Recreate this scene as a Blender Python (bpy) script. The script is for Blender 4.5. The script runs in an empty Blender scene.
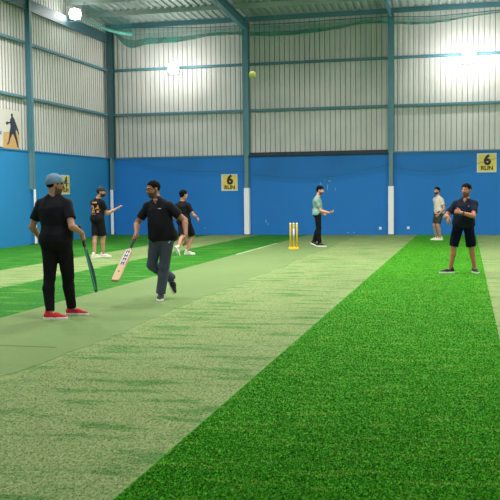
import bpy, math, random
import numpy as np
from mathutils import Vector, Matrix
random.seed(4); rng = np.random.default_rng(7)
sc = bpy.context.scene
COL = sc.collection
sc.view_settings.view_transform = 'Standard'; sc.view_settings.look = 'None'
sc.view_settings.gamma = 1; sc.view_settings.exposure = 0.1
V3 = lambda *a: np.array(a, float)
# ------------------------------------------------------------------ camera
FPX = 887.08; PIT, YAW, ROL = -0.062724, -0.239752, -0.01126; CH = 1.5
cf = V3(math.sin(YAW)*math.cos(PIT), math.cos(YAW)*math.cos(PIT), math.sin(PIT))
r0 = V3(math.cos(YAW), -math.sin(YAW), 0); u0 = np.cross(r0, cf)
cr = math.cos(ROL)*r0 + math.sin(ROL)*u0; cu = -math.sin(ROL)*r0 + math.cos(ROL)*u0
CAM = V3(0, 0, CH)
def ray(x, y): return cf + cr*(x-250)/FPX + cu*(250-y)/FPX
def at(x, y, Y):
    d = ray(x, y); return CAM + d*(Y/d[1])
def atX(x, y, X):
    d = ray(x, y); return CAM + d*(X/d[0])
def gnd(x, y, z=0.0):
    d = ray(x, y); return CAM + d*((z-CH)/d[2])
cd = bpy.data.cameras.new('camera'); cam = bpy.data.objects.new('camera', cd); COL.objects.link(cam)
cam.matrix_world = Matrix(((cr[0], cu[0], -cf[0], 0), (cr[1], cu[1], -cf[1], 0), (cr[2], cu[2], -cf[2], CH), (0, 0, 0, 1)))
cd.sensor_width = 36; cd.lens = FPX*36/500; cd.clip_end = 200; cd.clip_start = .1
sc.camera = cam
# ------------------------------------------------------------------ key places (metres)
D = 31.92; XL = -13.29; XR = 9.0; YF = -9.0
ZT = 2.925; ZB = 4.576; ZA = 6.257; ZR = 7.954; SL = 0.06
YL = 25.43; CB, CC, CD = -7.86, -2.60, 2.66
sA, sB, sC, sD, sE, sM = -1.696, .332, -5.618, -7.50, -9.29, -3.714

# ------------------------------------------------------------------ materials
def lin(c):
    return tuple(((v/255)/12.92 if v/255 <= .04045 else ((v/255+.055)/1.055)**2.4) for v in c)+(1,)
def mat(name, col, rough=.7, metal=0, noise=0, nscale=30, spec=.5, bump=0, emit=None, estr=0, alpha=None):
    m = bpy.data.materials.new(name); m.use_nodes = True; nt = m.node_tree; b = nt.nodes['Principled BSDF']
    c = lin(col); b.inputs['Base Color'].default_value = c
    b.inputs['Roughness'].default_value = rough; b.inputs['Metallic'].default_value = metal
    b.inputs['Specular IOR Level'].default_value = spec
    if noise or bump:
        tc = nt.nodes.new('ShaderNodeTexCoord'); nz = nt.nodes.new('ShaderNodeTexNoise')
        nz.inputs['Scale'].default_value = nscale; nz.inputs['Detail'].default_value = 5
        nt.links.new(tc.outputs['Object'], nz.inputs['Vector'])
        if noise:
            mx = nt.nodes.new('ShaderNodeMix'); mx.data_type = 'RGBA'
            mr = nt.nodes.new('ShaderNodeMapRange'); mr.inputs[1].default_value = .3; mr.inputs[2].default_value = .7
            nt.links.new(nz.outputs[0], mr.inputs[0]); nt.links.new(mr.outputs[0], mx.inputs[0])
            mx.inputs[6].default_value = tuple(v*(1-noise) for v in c[:3])+(1,)
            mx.inputs[7].default_value = tuple(min(1, v*(1+noise)) for v in c[:3])+(1,)
            nt.links.new(mx.outputs[2], b.inputs['Base Color'])
        if bump:
            bp = nt.nodes.new('ShaderNodeBump'); bp.inputs['Strength'].default_value = bump; bp.inputs['Distance'].default_value = .01
            nt.links.new(nz.outputs[0], bp.inputs['Height']); nt.links.new(bp.outputs[0], b.inputs['Normal'])
    if emit:
        b.inputs['Emission Color'].default_value = lin(emit); b.inputs['Emission Strength'].default_value = estr
    return m
def net_mat(name, col, a, nscale=1.5, var=.15):
    m = bpy.data.materials.new(name); m.use_nodes = True; nt = m.node_tree; b = nt.nodes['Principled BSDF']
    b.inputs['Base Color'].default_value = lin(col); b.inputs['Roughness'].default_value = .8
    tc = nt.nodes.new('ShaderNodeTexCoord'); nz = nt.nodes.new('ShaderNodeTexNoise'); nz.inputs['Scale'].default_value = nscale
    nt.links.new(tc.outputs['Object'], nz.inputs['Vector'])
    mr = nt.nodes.new('ShaderNodeMapRange'); mr.inputs[1].default_value = .3; mr.inputs[2].default_value = .7
    mr.inputs[3].default_value = max(0, a-var); mr.inputs[4].default_value = min(1, a+var)
    nt.links.new(nz.outputs[0], mr.inputs[0]); nt.links.new(mr.outputs[0], b.inputs['Alpha'])
    return m
def turf_mat(name, ca, cb, cc, streak=0.0, fine=.5, thr=.55, base_scale=1.0, bump=.6, stretch=(1, 3.5, 1)):
    """ca/cb fibre colours, cc patches of another wear colour"""
    m = bpy.data.materials.new(name); m.use_nodes = True; nt = m.node_tree; N = nt.nodes; L = nt.links
    b = N['Principled BSDF']; b.inputs['Roughness'].default_value = .85; b.inputs['Specular IOR Level'].default_value = .12
    tc = N.new('ShaderNodeTexCoord')
    def noise(sx, sy, sc_, det=4):
        mp = N.new('ShaderNodeMapping'); mp.inputs['Scale'].default_value = (sx, sy, 1)
        L.new(tc.outputs['Object'], mp.inputs['Vector'])
        n = N.new('ShaderNodeTexNoise'); n.inputs['Scale'].default_value = sc_; n.inputs['Detail'].default_value = det
        L.new(mp.outputs[0], n.inputs['Vector']); return n.outputs[0]
    def rng_(o, a, b_, c=0, d=1):
        r = N.new('ShaderNodeMapRange'); r.inputs[1].default_value = a; r.inputs[2].default_value = b_; r.inputs[3].default_value = c; r.inputs[4].default_value = d
        L.new(o, r.inputs[0]); return r.outputs[0]
    def mix(f, A, B, fac=None):
        x = N.new('ShaderNodeMix'); x.data_type = 'RGBA'
        if f is not None: L.new(f, x.inputs[0])
        for i, q in ((6, A), (7, B)):
            if isinstance(q, tuple): x.inputs[i].default_value = q
            else: L.new(q, x.inputs[i])
        return x.outputs[2]
    fib = noise(1, .5, 55, 4)
    fib2 = noise(1, 1, 16, 4)
    c0 = mix(rng_(fib, .5-.22*fine-.06, .5+.22*fine+.06), lin(ca), lin(cb))
    c1 = mix(rng_(fib2, .35, .7, 0, .55), c0, lin(cb))
    pat = noise(.62, 2.3, 1.25*base_scale, 9)
    ad = N.new('ShaderNodeMath'); ad.operation = 'MULTIPLY_ADD'; L.new(noise(.7, 1.2, 26, 4), ad.inputs[0]); ad.inputs[1].default_value = .42; L.new(pat, ad.inputs[2])
    pf = rng_(ad.outputs[0], thr+.21, thr+.34, 0, streak)
    c2 = mix(pf, c1, lin(cc))
    big = noise(1, .6, .35, 3)
    hs = N.new('ShaderNodeHueSaturation'); L.new(c2, hs.inputs['Color']); L.new(rng_(big, .3, .7, .9, 1.12), hs.inputs['Value'])
    L.new(hs.outputs[0], b.inputs['Base Color'])
    bp = N.new('ShaderNodeBump'); bp.inputs['Strength'].default_value = bump; bp.inputs['Distance'].default_value = .012
    L.new(fib, bp.inputs['Height']); L.new(bp.outputs[0], b.inputs['Normal'])
    return m
M = {}
M['turf'] = turf_mat('green_turf', (18, 90, 8), (74, 160, 24), (122, 168, 60), streak=.5, thr=.54, base_scale=3.2, fine=.25)
M['turf_side'] = turf_mat('green_turf_left', (12, 72, 12), (48, 128, 28), (104, 154, 58), streak=.6, thr=.52, base_scale=1.6, fine=.25)
M['turf_worn'] = turf_mat('worn_pale_turf', (104, 128, 72), (144, 160, 106), (58, 118, 42), streak=.7, thr=.51, fine=.3, base_scale=1.8)
M['mat'] = turf_mat('smooth_pitch_carpet', (104, 128, 76), (118, 140, 88), (96, 126, 72), streak=.3, fine=.9, bump=.15)
M['slab'] = mat('concrete', (120, 118, 112), noise=.1)
M['sheet'] = mat('grey_cladding_sheet', (222, 219, 214), .55, 0, noise=.05, nscale=.8)
M['joint'] = mat('cladding_slot_shade', (150, 148, 144), .8)  # darker grey that paints shade into the slots between the pans
M['roof'] = mat('roof_sheet', (170, 182, 180), .5, .3, noise=.08, nscale=1)
M['steel'] = mat('teal_painted_steel', (82, 132, 146), .5, 0, noise=.06, nscale=3)
M['steel_dark'] = mat('dark_green_steel', (62, 98, 108), .5, 0, noise=.06, nscale=3)
M['steel_grey'] = mat('grey_green_steel', (104, 138, 142), .55)
M['blue_back'] = mat('blue_back_panel', (34, 122, 204), .6, 0, noise=.05, nscale=.5, spec=.3)  # same panels as the left wall; their different light is painted into this blue
M['blue'] = mat('blue_wall_panel', (46, 138, 198), .6, 0, noise=.04, nscale=.7, spec=.3)
M['white_pad'] = mat('white_painted_guard', (250, 246, 250), .6, noise=.03, nscale=8)
M['black'] = mat('black_bar', (26, 34, 46), .5)
M['net'] = net_mat('fine_green_net', (40, 84, 98), .10, 1, .05)
M['net_dense'] = net_mat('bunched_green_net', (56, 150, 142), .42, .8, .08)
M['net_hem'] = net_mat('gathered_net_hem', (30, 132, 122), .6, 1.0, .15)
M['net_rope'] = mat('net_border_rope', (40, 96, 130), .8)
M['lamp_body'] = mat('lamp_housing', (210, 210, 205), .4, .3)
M['lamp_glow'] = mat('lamp_glass', (255, 255, 250), .3, emit=(255, 254, 248), estr=40)
M['yellow'] = mat('yellow_plastic', (246, 204, 36), .4)
M['sign_yellow'] = mat('sign_yellow', (236, 208, 96), .6, noise=.05, nscale=6)
M['sign_border'] = mat('sign_border', (222, 222, 208), .6)
M['sign_ink'] = mat('sign_ink', (26, 26, 40), .6)
M['sign_brown'] = mat('sign_brown_ink', (86, 66, 40), .6)
M['poster'] = mat('poster_paper', (214, 208, 198), .6, noise=.03, nscale=3)
M['poster_orange'] = mat('poster_orange', (212, 166, 108), .6, noise=.05, nscale=3)
M['poster_ink'] = mat('poster_navy', (44, 50, 70), .6)
M['poster_blue'] = mat('poster_blue', (70, 120, 190), .6)
M['ball'] = mat('tennis_ball_felt', (214, 222, 110), .9, bump=.3, nscale=300)
M['ballseam'] = mat('tennis_ball_seam', (236, 238, 220), .7)

# ------------------------------------------------------------------ helpers
def mesh_obj(name, verts, faces, m, parent=None, smooth=False, loc=None):
    me = bpy.data.meshes.new(name); me.from_pydata([tuple(map(float, v)) for v in verts], [], [tuple(map(int, f)) for f in faces]); me.update()
    o = bpy.data.objects.new(name, me); COL.objects.link(o)
    if m: me.materials.append(m)
    if smooth: me.polygons.foreach_set('use_smooth', [True]*len(me.polygons))
    if parent: o.parent = parent
    return o
class MB:
    def __init__(s): s.v = []; s.f = []
    def box(s, a, b):
        i = len(s.v); (x0, y0, z0), (x1, y1, z1) = a, b
        s.v += [(x0,y0,z0),(x1,y0,z0),(x1,y1,z0),(x0,y1,z0),(x0,y0,z1),(x1,y0,z1),(x1,y1,z1),(x0,y1,z1)]
        s.f += [tuple(i+k for k in q) for q in ((0,3,2,1),(4,5,6,7),(0,1,5,4),(1,2,6,5),(2,3,7,6),(3,0,4,7))]
    def prism(s, pts, axis, c0, c1):
        """extrude 2-D outline along axis"""
        i = len(s.v); n = len(pts)
        for c in (c0, c1):
            for (a, b) in pts:
                s.v.append({'x': (c, a, b), 'y': (a, c, b), 'z': (a, b, c)}[axis])
        s.f.append(tuple(range(i, i+n))); s.f.append(tuple(range(i+2*n-1, i+n-1, -1)))
        for k in range(n): s.f.append((i+k, i+n+k, i+n+(k+1) % n, i+(k+1) % n))
    def tube(s, pts, r, n=8, cap=True):
        pts = [np.array(p, float) for p in pts]; rs = r if hasattr(r, '__len__') else [r]*len(pts)
        i = len(s.v); t0 = pts[1]-pts[0]; t0 /= np.linalg.norm(t0)
        a = np.cross(t0, V3(0, 0, 1)); a = a if np.linalg.norm(a) > .1 else np.cross(t0, V3(1, 0, 0)); a /= np.linalg.norm(a)
        for k, p in enumerate(pts):
            t = pts[min(k+1, len(pts)-1)]-pts[max(k-1, 0)]; t /= np.linalg.norm(t)
            a = a-t*np.dot(a, t); a /= np.linalg.norm(a); b = np.cross(t, a)
            for j in range(n):
                w = 2*math.pi*j/n; s.v.append(tuple(p+rs[k]*(a*math.cos(w)+b*math.sin(w))))
        for k in range(len(pts)-1):
            for j in range(n):
                s.f.append((i+k*n+j, i+k*n+(j+1) % n, i+(k+1)*n+(j+1) % n, i+(k+1)*n+j))
        if cap:
            s.f.append(tuple(i+j for j in range(n-1, -1, -1))); s.f.append(tuple(i+(len(pts)-1)*n+j for j in range(n)))
    def build(s, name, m, parent=None, smooth=False):
        o = mesh_obj(name, s.v, s.f, m, parent, smooth)
        return o
def bevel(o, w, n=2):
    b = o.modifiers.new('bevel', 'BEVEL'); b.width = w; b.segments = n; b.limit_method = 'ANGLE'; return o
def struct(o): o['kind'] = 'structure'; return o
def tag(o, label, cat, group=None):
    o['label'] = label; o['category'] = cat
    if group: o['group'] = group
    return o
def empty(name, loc, rot=None):
    e = bpy.data.objects.new(name, None); COL.objects.link(e); e.location = tuple(map(float, loc)); e.empty_display_size = .2
    if rot is not None: e.rotation_euler = rot
    return e
def put(o, root):
    """parent o (built in world coordinates) to an unrotated empty, keeping place"""
    o.parent = root; l = Vector(root.location)
    p = root.parent
    while p: l += Vector(p.location); p = p.parent
    if o.type == 'MESH': o.data.transform(Matrix.Translation(-l))
    return o
def text_mesh(name, s, size, m, thick=.004, bold=0.0, sx=1.0):
    cu_ = bpy.data.curves.new(name, 'FONT'); cu_.body = s; cu_.size = size; cu_.align_x = 'CENTER'; cu_.align_y = 'CENTER'
    cu_.extrude = thick; cu_.offset = bold; cu_.resolution_u = 4
    t = bpy.data.objects.new(name, cu_); COL.objects.link(t)
    bpy.context.view_layer.update()
    me = bpy.data.meshes.new_from_object(t.evaluated_get(bpy.context.evaluated_depsgraph_get()))
    bpy.data.objects.remove(t); bpy.data.curves.remove(cu_)
    for v in me.vertices: v.co.x *= sx
    me.materials.clear(); me.materials.append(m)
    o = bpy.data.objects.new(name, me); COL.objects.link(o); return o

# ------------------------------------------------------------------ floor
def strip(name, x0, x1, y0, y1, m, top=0.0):
    b = MB(); b.box((x0, y0, top-.02), (x1, y1, top)); return struct(b.build(name, m))
b = MB(); b.box((XL-.3, YF, -.2), (XR, D+.3, -.02)); struct(b.build('floor', M['slab']))
strip('turf_strip', sA, sB, YF, D, M['turf'])
strip('worn_turf_strip', sM-.3, sA, YF, D, M['turf_worn'])
def ragged(name, x0, x1, y0, y1, m, top):
    ys = np.arange(y0, y1, .12); r_ = np.random.default_rng(5); e = np.cumsum(r_.normal(0, .018, len(ys))); e = e-np.convolve(e, np.ones(41)/41, 'same')+r_.normal(0, .012, len(ys))
    v = []; f = []
    for y, q in zip(list(ys)+[y1], list(e)+[0]): v += [(x0, y, top), (x1+q, y, top), (x0, y, -.018), (x1+q, y, -.018)]
    for k in range(len(ys)): a = 4*k; f += [(a, a+1, a+5, a+4), (a+1, a+3, a+7, a+5), (a+2, a, a+4, a+6)]
    return struct(mesh_obj(name, v, f, m))
ragged('pitch_carpet', sC-.002, sM, YF, D, M['mat'], .003)
_y = float(gnd(40, 347)[1]); b = MB(); b.prism([(_y-.012, .003), (_y+.012, .003), (_y+.012, .006), (_y-.012, .006)], 'x', sC+.05, sM-.25); struct(b.build('carpet_joint', mat('carpet_joint', (88, 122, 66), .9)))
_a, _b = float(gnd(240, 254.5)[1]), float(gnd(285, 243.5)[1]); b = MB(); b.box((sC+.0, _a, .003), (sC+.06, _b, .006)); struct(b.build('painted_line', mat('faded_white_paint', (178, 194, 156), .9)))
strip('turf_strip', sD, sC, YF, D, M['turf_side'])
strip('worn_turf_strip', sE, sD, YF, D, M['turf_worn'])
strip('turf_strip', XL, sE, YF, D, M['turf_side'])
strip('worn_turf_strip', sB, sB+2.2, YF, D, M['turf_worn'])
strip('turf_strip', sB+2.2, XR, YF, D, M['turf'])

def pile(name, x0, x1, y0, y1, n, m, parent_top, hmin, hmax, lean, seed):
    """upright fibres of the artificial turf, denser where the eye is near"""
    r = np.random.default_rng(seed)
    u = r.random(n); y = 1/(1/y0+(1/y1-1/y0)*u); x = r.uniform(x0, x1, n); a = r.normal(0, .5, n); hh = r.uniform(hmin, hmax, n)
    wd = r.uniform(.0016, .0034, n)*(1+y/14); lx = r.normal(0, lean, n); ly = r.normal(0, lean, n)
    V = np.zeros((n, 3, 3)); V[:, 0] = np.stack([x-np.cos(a)*wd, y-np.sin(a)*wd, np.full(n, parent_top)], 1); V[:, 1] = np.stack([x+np.cos(a)*wd, y+np.sin(a)*wd, np.full(n, parent_top)], 1)
    V[:, 2] = np.stack([x+lx, y+ly, parent_top+hh], 1)
    me = bpy.data.meshes.new(name); me.vertices.add(3*n); me.vertices.foreach_set('co', V.ravel()); me.loops.add(3*n); me.loops.foreach_set('vertex_index', np.arange(3*n))
    me.polygons.add(n); me.polygons.foreach_set('loop_start', np.arange(0, 3*n, 3)); me.update(calc_edges=True); me.materials.append(m)
    o = bpy.data.objects.new(name, me); COL.objects.link(o); o['kind'] = 'stuff'; o['label'] = seed == 1 and 'dark green turf fibres on the strip at the right' or 'pale worn turf fibres beside the pitch'; o['category'] = 'grass'; return o
pile('turf_fibres', sA+.01, sB, 3.6, D-.1, 190000, M['turf'], 0, .004, .009, .006, 1)
pile('turf_fibres', sM+.06, sA-.01, 3.6, D-.1, 60000, M['turf_worn'], 0, .002, .005, .006, 2)
# ------------------------------------------------------------------ walls
RIB = .185
def rib_profile(L0, L1, pitch=RIB, depth=.05, slot=.036):
    """flat pans with a narrow deep joint between them"""
    pts = []; x = L0
    while x < L1:
        pts += [(x, 0), (x+.055, 0), (x+.062, .006), (x+.10, .006), (x+.107, 0), (x+pitch-slot, 0), (x+pitch-slot+.004, -depth), (x+pitch-.004, -depth)]
        x += pitch
    pts.append((x, 0)); return pts
def sheet(name, kind, L0, L1, c, z0, z1f, m, sgn, slot=.024, depth=.04):
    """corrugated wall: kind 'y' -> plane Y=c running in x ; kind 'x' -> plane X=c running in y"""
    pts = rib_profile(L0, L1, depth=depth, slot=slot); v = []; f = []
    for (a, d) in pts:
        for z in (z0, z1f(a)):
            v.append((a, c+sgn*d, z) if kind == 'y' else (c+sgn*d, a, z))
    for i in range(len(pts)-1): f.append((2*i, 2*i+2, 2*i+3, 2*i+1))
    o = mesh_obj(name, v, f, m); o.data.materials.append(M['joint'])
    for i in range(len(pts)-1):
        if min(pts[i][1], pts[i+1][1]) < -.01: o.data.polygons[i].material_index = 1  # slot faces get the painted shade grey
    so = o.modifiers.new('solid', 'SOLIDIFY'); so.thickness = .004; so.offset = 0
    return struct(o)
roofz = lambda y: ZR+SL*(D-y)
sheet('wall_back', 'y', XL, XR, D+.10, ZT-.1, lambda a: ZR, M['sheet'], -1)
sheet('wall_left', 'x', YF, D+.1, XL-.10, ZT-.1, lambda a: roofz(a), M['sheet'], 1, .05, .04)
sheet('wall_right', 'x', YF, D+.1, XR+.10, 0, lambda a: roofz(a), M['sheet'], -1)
b = MB(); b.box((XL-.12, D, -.02), (XR, D+.14, ZT)); wp = struct(b.build('wall_back_panel', M['blue_back']))
b = MB(); b.box((XL-.14, YF, -.02), (XL, D, ZT)); struct(b.build('wall_left_panel', M['blue']))
# top trims of the blue panels
b = MB(); b.box((XL, D-.03, ZT-.02), (CB-.13, D+.02, ZT+.03)); struct(b.build('trim_1', M['steel']))
b = MB(); b.box((CC+.12, D-.03, ZT-.02), (XR, D+.02, ZT+.03)); struct(b.build('trim_2', M['steel']))
b = MB(); b.box((XL-.02, YF, ZT-.02), (XL+.03, D-.03, ZT+.02)); struct(b.build('trim_3', M['blue']))
b = MB(); b.box((CB+.12, D-.12, ZT-.03), (CC-.12, D+.02, ZT+.10)); struct(b.build('trim_4', M['black']))
# scuffs on the blue panel
b = MB()
for (x, y, w, h) in ((320.6, 184, .05, .17), (327.5, 187, .04, .22), (329.6, 181, .12, .05), (335.5, 189, .03, .12), (325, 180.6, .05, .04), (266, 221, .05, .12), (268, 224, .04, .08), (348, 232.6, .12, .03), (354, 232.4, .08, .03), (205, 228, .1, .03)):
    p = at(x, y, D)
    b.prism([(p[0]-w/2, p[2]-h/2), (p[0]+w/2, p[2]-h*.4), (p[0]+w*.3, p[2]+h/2), (p[0]-w*.4, p[2]+h*.3)], 'y', D-.003, D)
sm = b.build('scuff_marks', mat('chipped_paint', (120, 168, 206), .8), wp)

# roof
def roof():
    pts = []; x = XL-.1
    while x < XR+.1:
        pts += [(x, 0), (x+.11, 0), (x+.14, .045), (x+.23, .045), (x+.26, 0)]; x += .26
    v = []; f = []
    for a, d in pts:
        for y in (D+.15, YF): v.append((a, y, roofz(y)+d))
    for i in range(len(pts)-1): f.append((2*i, 2*i+1, 2*i+3, 2*i+2))
    o = mesh_obj('ceiling', v, f, M['roof']); so = o.modifiers.new('solid', 'SOLIDIFY'); so.thickness = .004
    return struct(o)
roof()
for k, y in enumerate([D-.05, 30.1, 28.4, 26.7, 25.0, 23, 21, 19, 16, 13, 10, 7, 4, 1, -2, -5, -8]):
    b = MB(); z = roofz(y)
    b.prism([(y-.035, z-.17), (y+.035, z-.17), (y+.035, z-.155), (y-.02, z-.155), (y-.02, z-.02), (y+.035, z-.02), (y+.035, z-.004), (y-.035, z-.004)], 'x', XL, XR)
    struct(b.build('roof_purlin', M['steel'] if k < 1 else M['roof']))
# rafters on the back columns, running towards the camera
for x in (CB, CC, CD):
    v = []; b = MB()
    b2 = []
    y0, y1 = D-.3, YF
    hb = .30 if x == CB else .14
    for (dx, dz0, dz1) in ((hb*.3, -.20, -.18), (.012, -.18, -.18-hb), (hb*.3, -.20-hb, -.18-hb)):
        i = len(b.v); lo, hi = min(dz0, dz1), max(dz0, dz1)
        for y in (y0, y1):
            z = roofz(y); b.v += [(x-dx, y, z+lo), (x+dx, y, z+lo), (x+dx, y, z+hi), (x-dx, y, z+hi)]
        b.f += [tuple(i+k for k in q) for q in ((0, 1, 2, 3), (7, 6, 5, 4), (0, 4, 5, 1), (1, 5, 6, 2), (2, 6, 7, 3), (3, 7, 4, 0))]
    struct(b.build('rafter', M['steel']))
# eave beam on the left wall
b = MB(); b.box((XL+.02, YF, 7.25), (XL+.10, D-.3, 7.60)); struct(b.build('eave_beam', M['steel_dark']))

# girts (horizontal rails)
def girt(name, a, b_, m):
    b = MB(); b.box(a, b_); o = b.build(name, m); bevel(o, .01); return struct(o)
for z in (ZB, ZA):
    t = .055
    for x0, x1 in ((XL+.2, CB-.12), (CB+.12, CC-.1), (CC+.1, CD-.1), (CD+.1, XR)):
        girt('wall_rail', (x0, D-.05, z-t), (x1, D+.055, z+t*.6), M['steel'])
    for y0, y1 in ((YL+.15, D-.2), (12.6, YL-.15), (YF, 12.4)):
        girt('wall_rail', (XL-.055, y0, z-t), (XL+.06, y1, z+t*.6), M['steel'])

# columns (I section with a white guard on the lower part)
GZ = 1.73
def column(x, y, w, d, ztop, axis, m, guard=True, gz=GZ, gw=.15, gd=.2, lw=.14):
    root = empty('steel_column', (x, y, 0)); root['kind'] = 'structure'
    def seg(name, z0, z1, mm):
        f = .018 if w > .1 else .01; b = MB()
        if axis == 'y':
            prof = [(-w/2, -d/2), (w/2, -d/2), (w/2, -d/2+f), (f/2, -d/2+f), (f/2, d/2-f), (w/2, d/2-f), (w/2, d/2), (-w/2, d/2), (-w/2, d/2-f), (-f/2, d/2-f), (-f/2, -d/2+f), (-w/2, -d/2+f)]
        else:
            prof = [(-d/2, w/2), (-d/2, -w/2), (-d/2+f, -w/2), (-d/2+f, -f/2), (d/2-f, -f/2), (d/2-f, -w/2), (d/2, -w/2), (d/2, w/2), (d/2-f, w/2), (d/2-f, f/2), (-d/2+f, f/2), (-d/2+f, w/2)]
        b.prism(prof, 'z', z0, z1); return b.build(name, mm, root)
    seg('upper_shaft', ZT+.02, ztop, m)
    w_ = w; w = lw; seg('lower_shaft', gz, ZT+.02, M['steel_grey']); w = w_
    if guard:
        b = MB()
        if axis == 'y': b.box((-gw/2-.02, -d/2-.02, .0), (gw/2+.02, -d/2+gd, gz))
        else: b.box((d/2-.03, -gw/2-.02, .0), (d/2+.02, gw/2+.02, gz))
        o = b.build('white_guard', M['white_pad'], root); bevel(o, .008)
        b = MB(); b.box((-gw/2-.04, -d/2-.04, 0), (gw/2+.04, d/2, .03)) if axis == 'y' else b.box((-d/2, -gw/2-.04, 0), (d/2+.04, gw/2+.04, .03))
        b.build('base_plate', M['sign_brown'], root)
    return root
column(CB, D-.11, .225, .2, ZR-.2, 'y', M['steel'])
column(CC, D-.11, .205, .2, ZR-.2, 'y', M['steel'])
column(CD, D-.11, .205, .2, ZR-.2, 'y', M['steel'])
column(XL+.09, YL, .14, .16, 8.1, 'x', M['steel'], gw=.04, lw=.10)
column(XL+.10, 12.5, .19, .2, 8.6, 'x', M['steel'])
# corner column
cc_ = column(XL+.14, D-.12, .25, .2, ZR-.02, 'y', M['steel_dark'], gw=.07, gd=.02, lw=.09)
# ------------------------------------------------------------------ safety nets
def net_sheet(name, top, bot, m, parent, n=60, rows=10, wav=.08, Yc=None):
    """top/bot: functions u->point; ripples in depth"""
    v = []; f = []
    for i in range(n+1):
        u = i/n; t, q = top(u), bot(u)
        for j in range(rows+1):
            w = j/rows; p = t*(1-w)+q*w
            p = p+V3(0, wav*math.sin(u*37+w*2)*.6+wav*math.sin(u*91)*.25, 0); v.append(p)
    for i in range(n):
        for j in range(rows):
            a = i*(rows+1)+j; f.append((a, a+rows+1, a+rows+2, a+1))
    return mesh_obj(name, v, f, m, parent, True)
def poly_curve(pts, Y):
    P = [at(x, y, Y) for x, y in pts]; xs = [p[0] for p in P]; zs = [p[2] for p in P]
    return lambda X: V3(X, Y, float(np.interp(X, xs, zs)))
def smooth_curve(pts, Y):
    # Catmull style resample through numpy cubic of local neighbours
    P = np.array([at(x, y, Y) for x, y in pts]); X = P[:, 0]; Z = P[:, 2]
    mm = np.gradient(Z, X)
    def g(x):
        x = min(max(x, X[0]), X[-1]); i = min(max(int(np.searchsorted(X, x))-1, 0), len(X)-2)
        h = X[i+1]-X[i]; t = (x-X[i])/h
        z = (2*t**3-3*t**2+1)*Z[i]+(t**3-2*t**2+t)*h*mm[i]+(-2*t**3+3*t**2)*Z[i+1]+(t**3-t**2)*h*mm[i+1]
        return V3(x, Y, z)
    return g
YN = D-.27
bays = [
 ('green safety net hung over the back wall between the left corner and the first column',
  [(112, 158), (140, 163.5), (175, 170), (215, 172), (246, 172)],
  [(112, 27.5), (150, 28), (200, 28), (246, 26)], [(112, 31), (125, 45.5), (150, 44), (185, 41), (208, 36.5), (225, 35), (246, 35)]),
 ('green safety net hung over the back wall between the two middle columns',
  [(250, 173.5), (270, 176.5), (300, 178.3), (335, 176), (365, 170), (390, 165)],
  [(250, 25.5), (300, 23), (340, 20), (390, 17)], [(250, 36), (285, 35.5), (310, 33), (340, 28.5), (365, 23.5), (390, 24)]),
 ('green safety net hung over the back wall right of the rightmost column',
  [(394, 168), (420, 171.5), (450, 170), (480, 163), (505, 156)],
  [(394, 17), (430, 17), (465, 14), (505, 10)], [(394, 24), (415, 24.5), (440, 22.5), (470, 17), (505, 12)])]
for lab, low, t0, t1 in bays:
    lo, tt, tb = smooth_curve(low, YN), smooth_curve(t0, YN), smooth_curve(t1, YN-.06)
    x0, x1 = at(low[0][0], low[0][1], YN)[0], at(low[-1][0], low[-1][1], YN)[0]
    root = empty('safety_net', ((x0+x1)/2, YN, 7.5)); tag(root, lab, 'net', 'safety nets over the back wall')
    X = lambda u: x0+(x1-x0)*u
    put(net_sheet('net_mesh', lambda u: V3(X(u), YN, ZR-.42), lambda u: lo(X(u)), M['net'], None, wav=.05), root)
    put(net_sheet('bunched_net', lambda u: tt(X(u)), lambda u: tb(X(u)), M['net_dense'], None, n=80, rows=5, wav=.06), root)
    hem_ = lambda u: tt(X(u))*.38+tb(X(u))*.62+V3(0, -.02, 0)
    put(net_sheet('net_hem', hem_, lambda u: tb(X(u))+V3(0, -.02, 0), M['net_hem'], None, n=80, rows=3, wav=.04), root)
    b = MB(); b.tube([lo(X(i/40)) for i in range(41)], .007, 6); put(b.build('border_rope', M['net_rope'], None, True), root)
    b = MB(); b.tube([tt(X(i/20))+V3(0, 0, .02) for i in range(21)], .015, 6); put(b.build('head_rope', M['net_rope'], None, True), root)
# net strung from the left floodlight to the corner (gathered roll)
root = empty('gathered_net', (XL+.6, 28, 7.6)); tag(root, 'green net gathered in a long roll from the left floodlight to the back corner', 'net')
pa, pb = at(80, 17, 27.5), at(131, 34, YN-.1)
P = [pa*(1-t)+pb*t+V3(0, 0, -.12*math.sin(math.pi*t)) for t in np.linspace(0, 1, 24)]
b = MB(); b.tube(P, [.025+.05*t for t in np.linspace(0, 1, 24)], 10); put(b.build('net_roll', net_mat('rolled_net', (120, 200, 190), .85, 2, .1), None, True), root)
v = []; f = []
q0, q1 = at(84, 2, 27.5), at(131, 20, YN-.1)
for i in range(25):
    t = i/24; a = P[min(i, 23)]; c = q0*(1-t)+q1*t
    for j in range(7):
        w = j/6; p = a*(1-w)+c*w; v.append(p+V3(0, .08*math.sin(i*1.3+j), -.1*math.sin(math.pi*w)))
for i in range(24):
    for j in range(6):
        k = i*7+j; f.append((k, k+7, k+8, k+1))
put(mesh_obj('net_canopy', v, f, net_mat('net_canopy', (56, 130, 132), .38, 1.3, .12), None, True), root)

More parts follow.
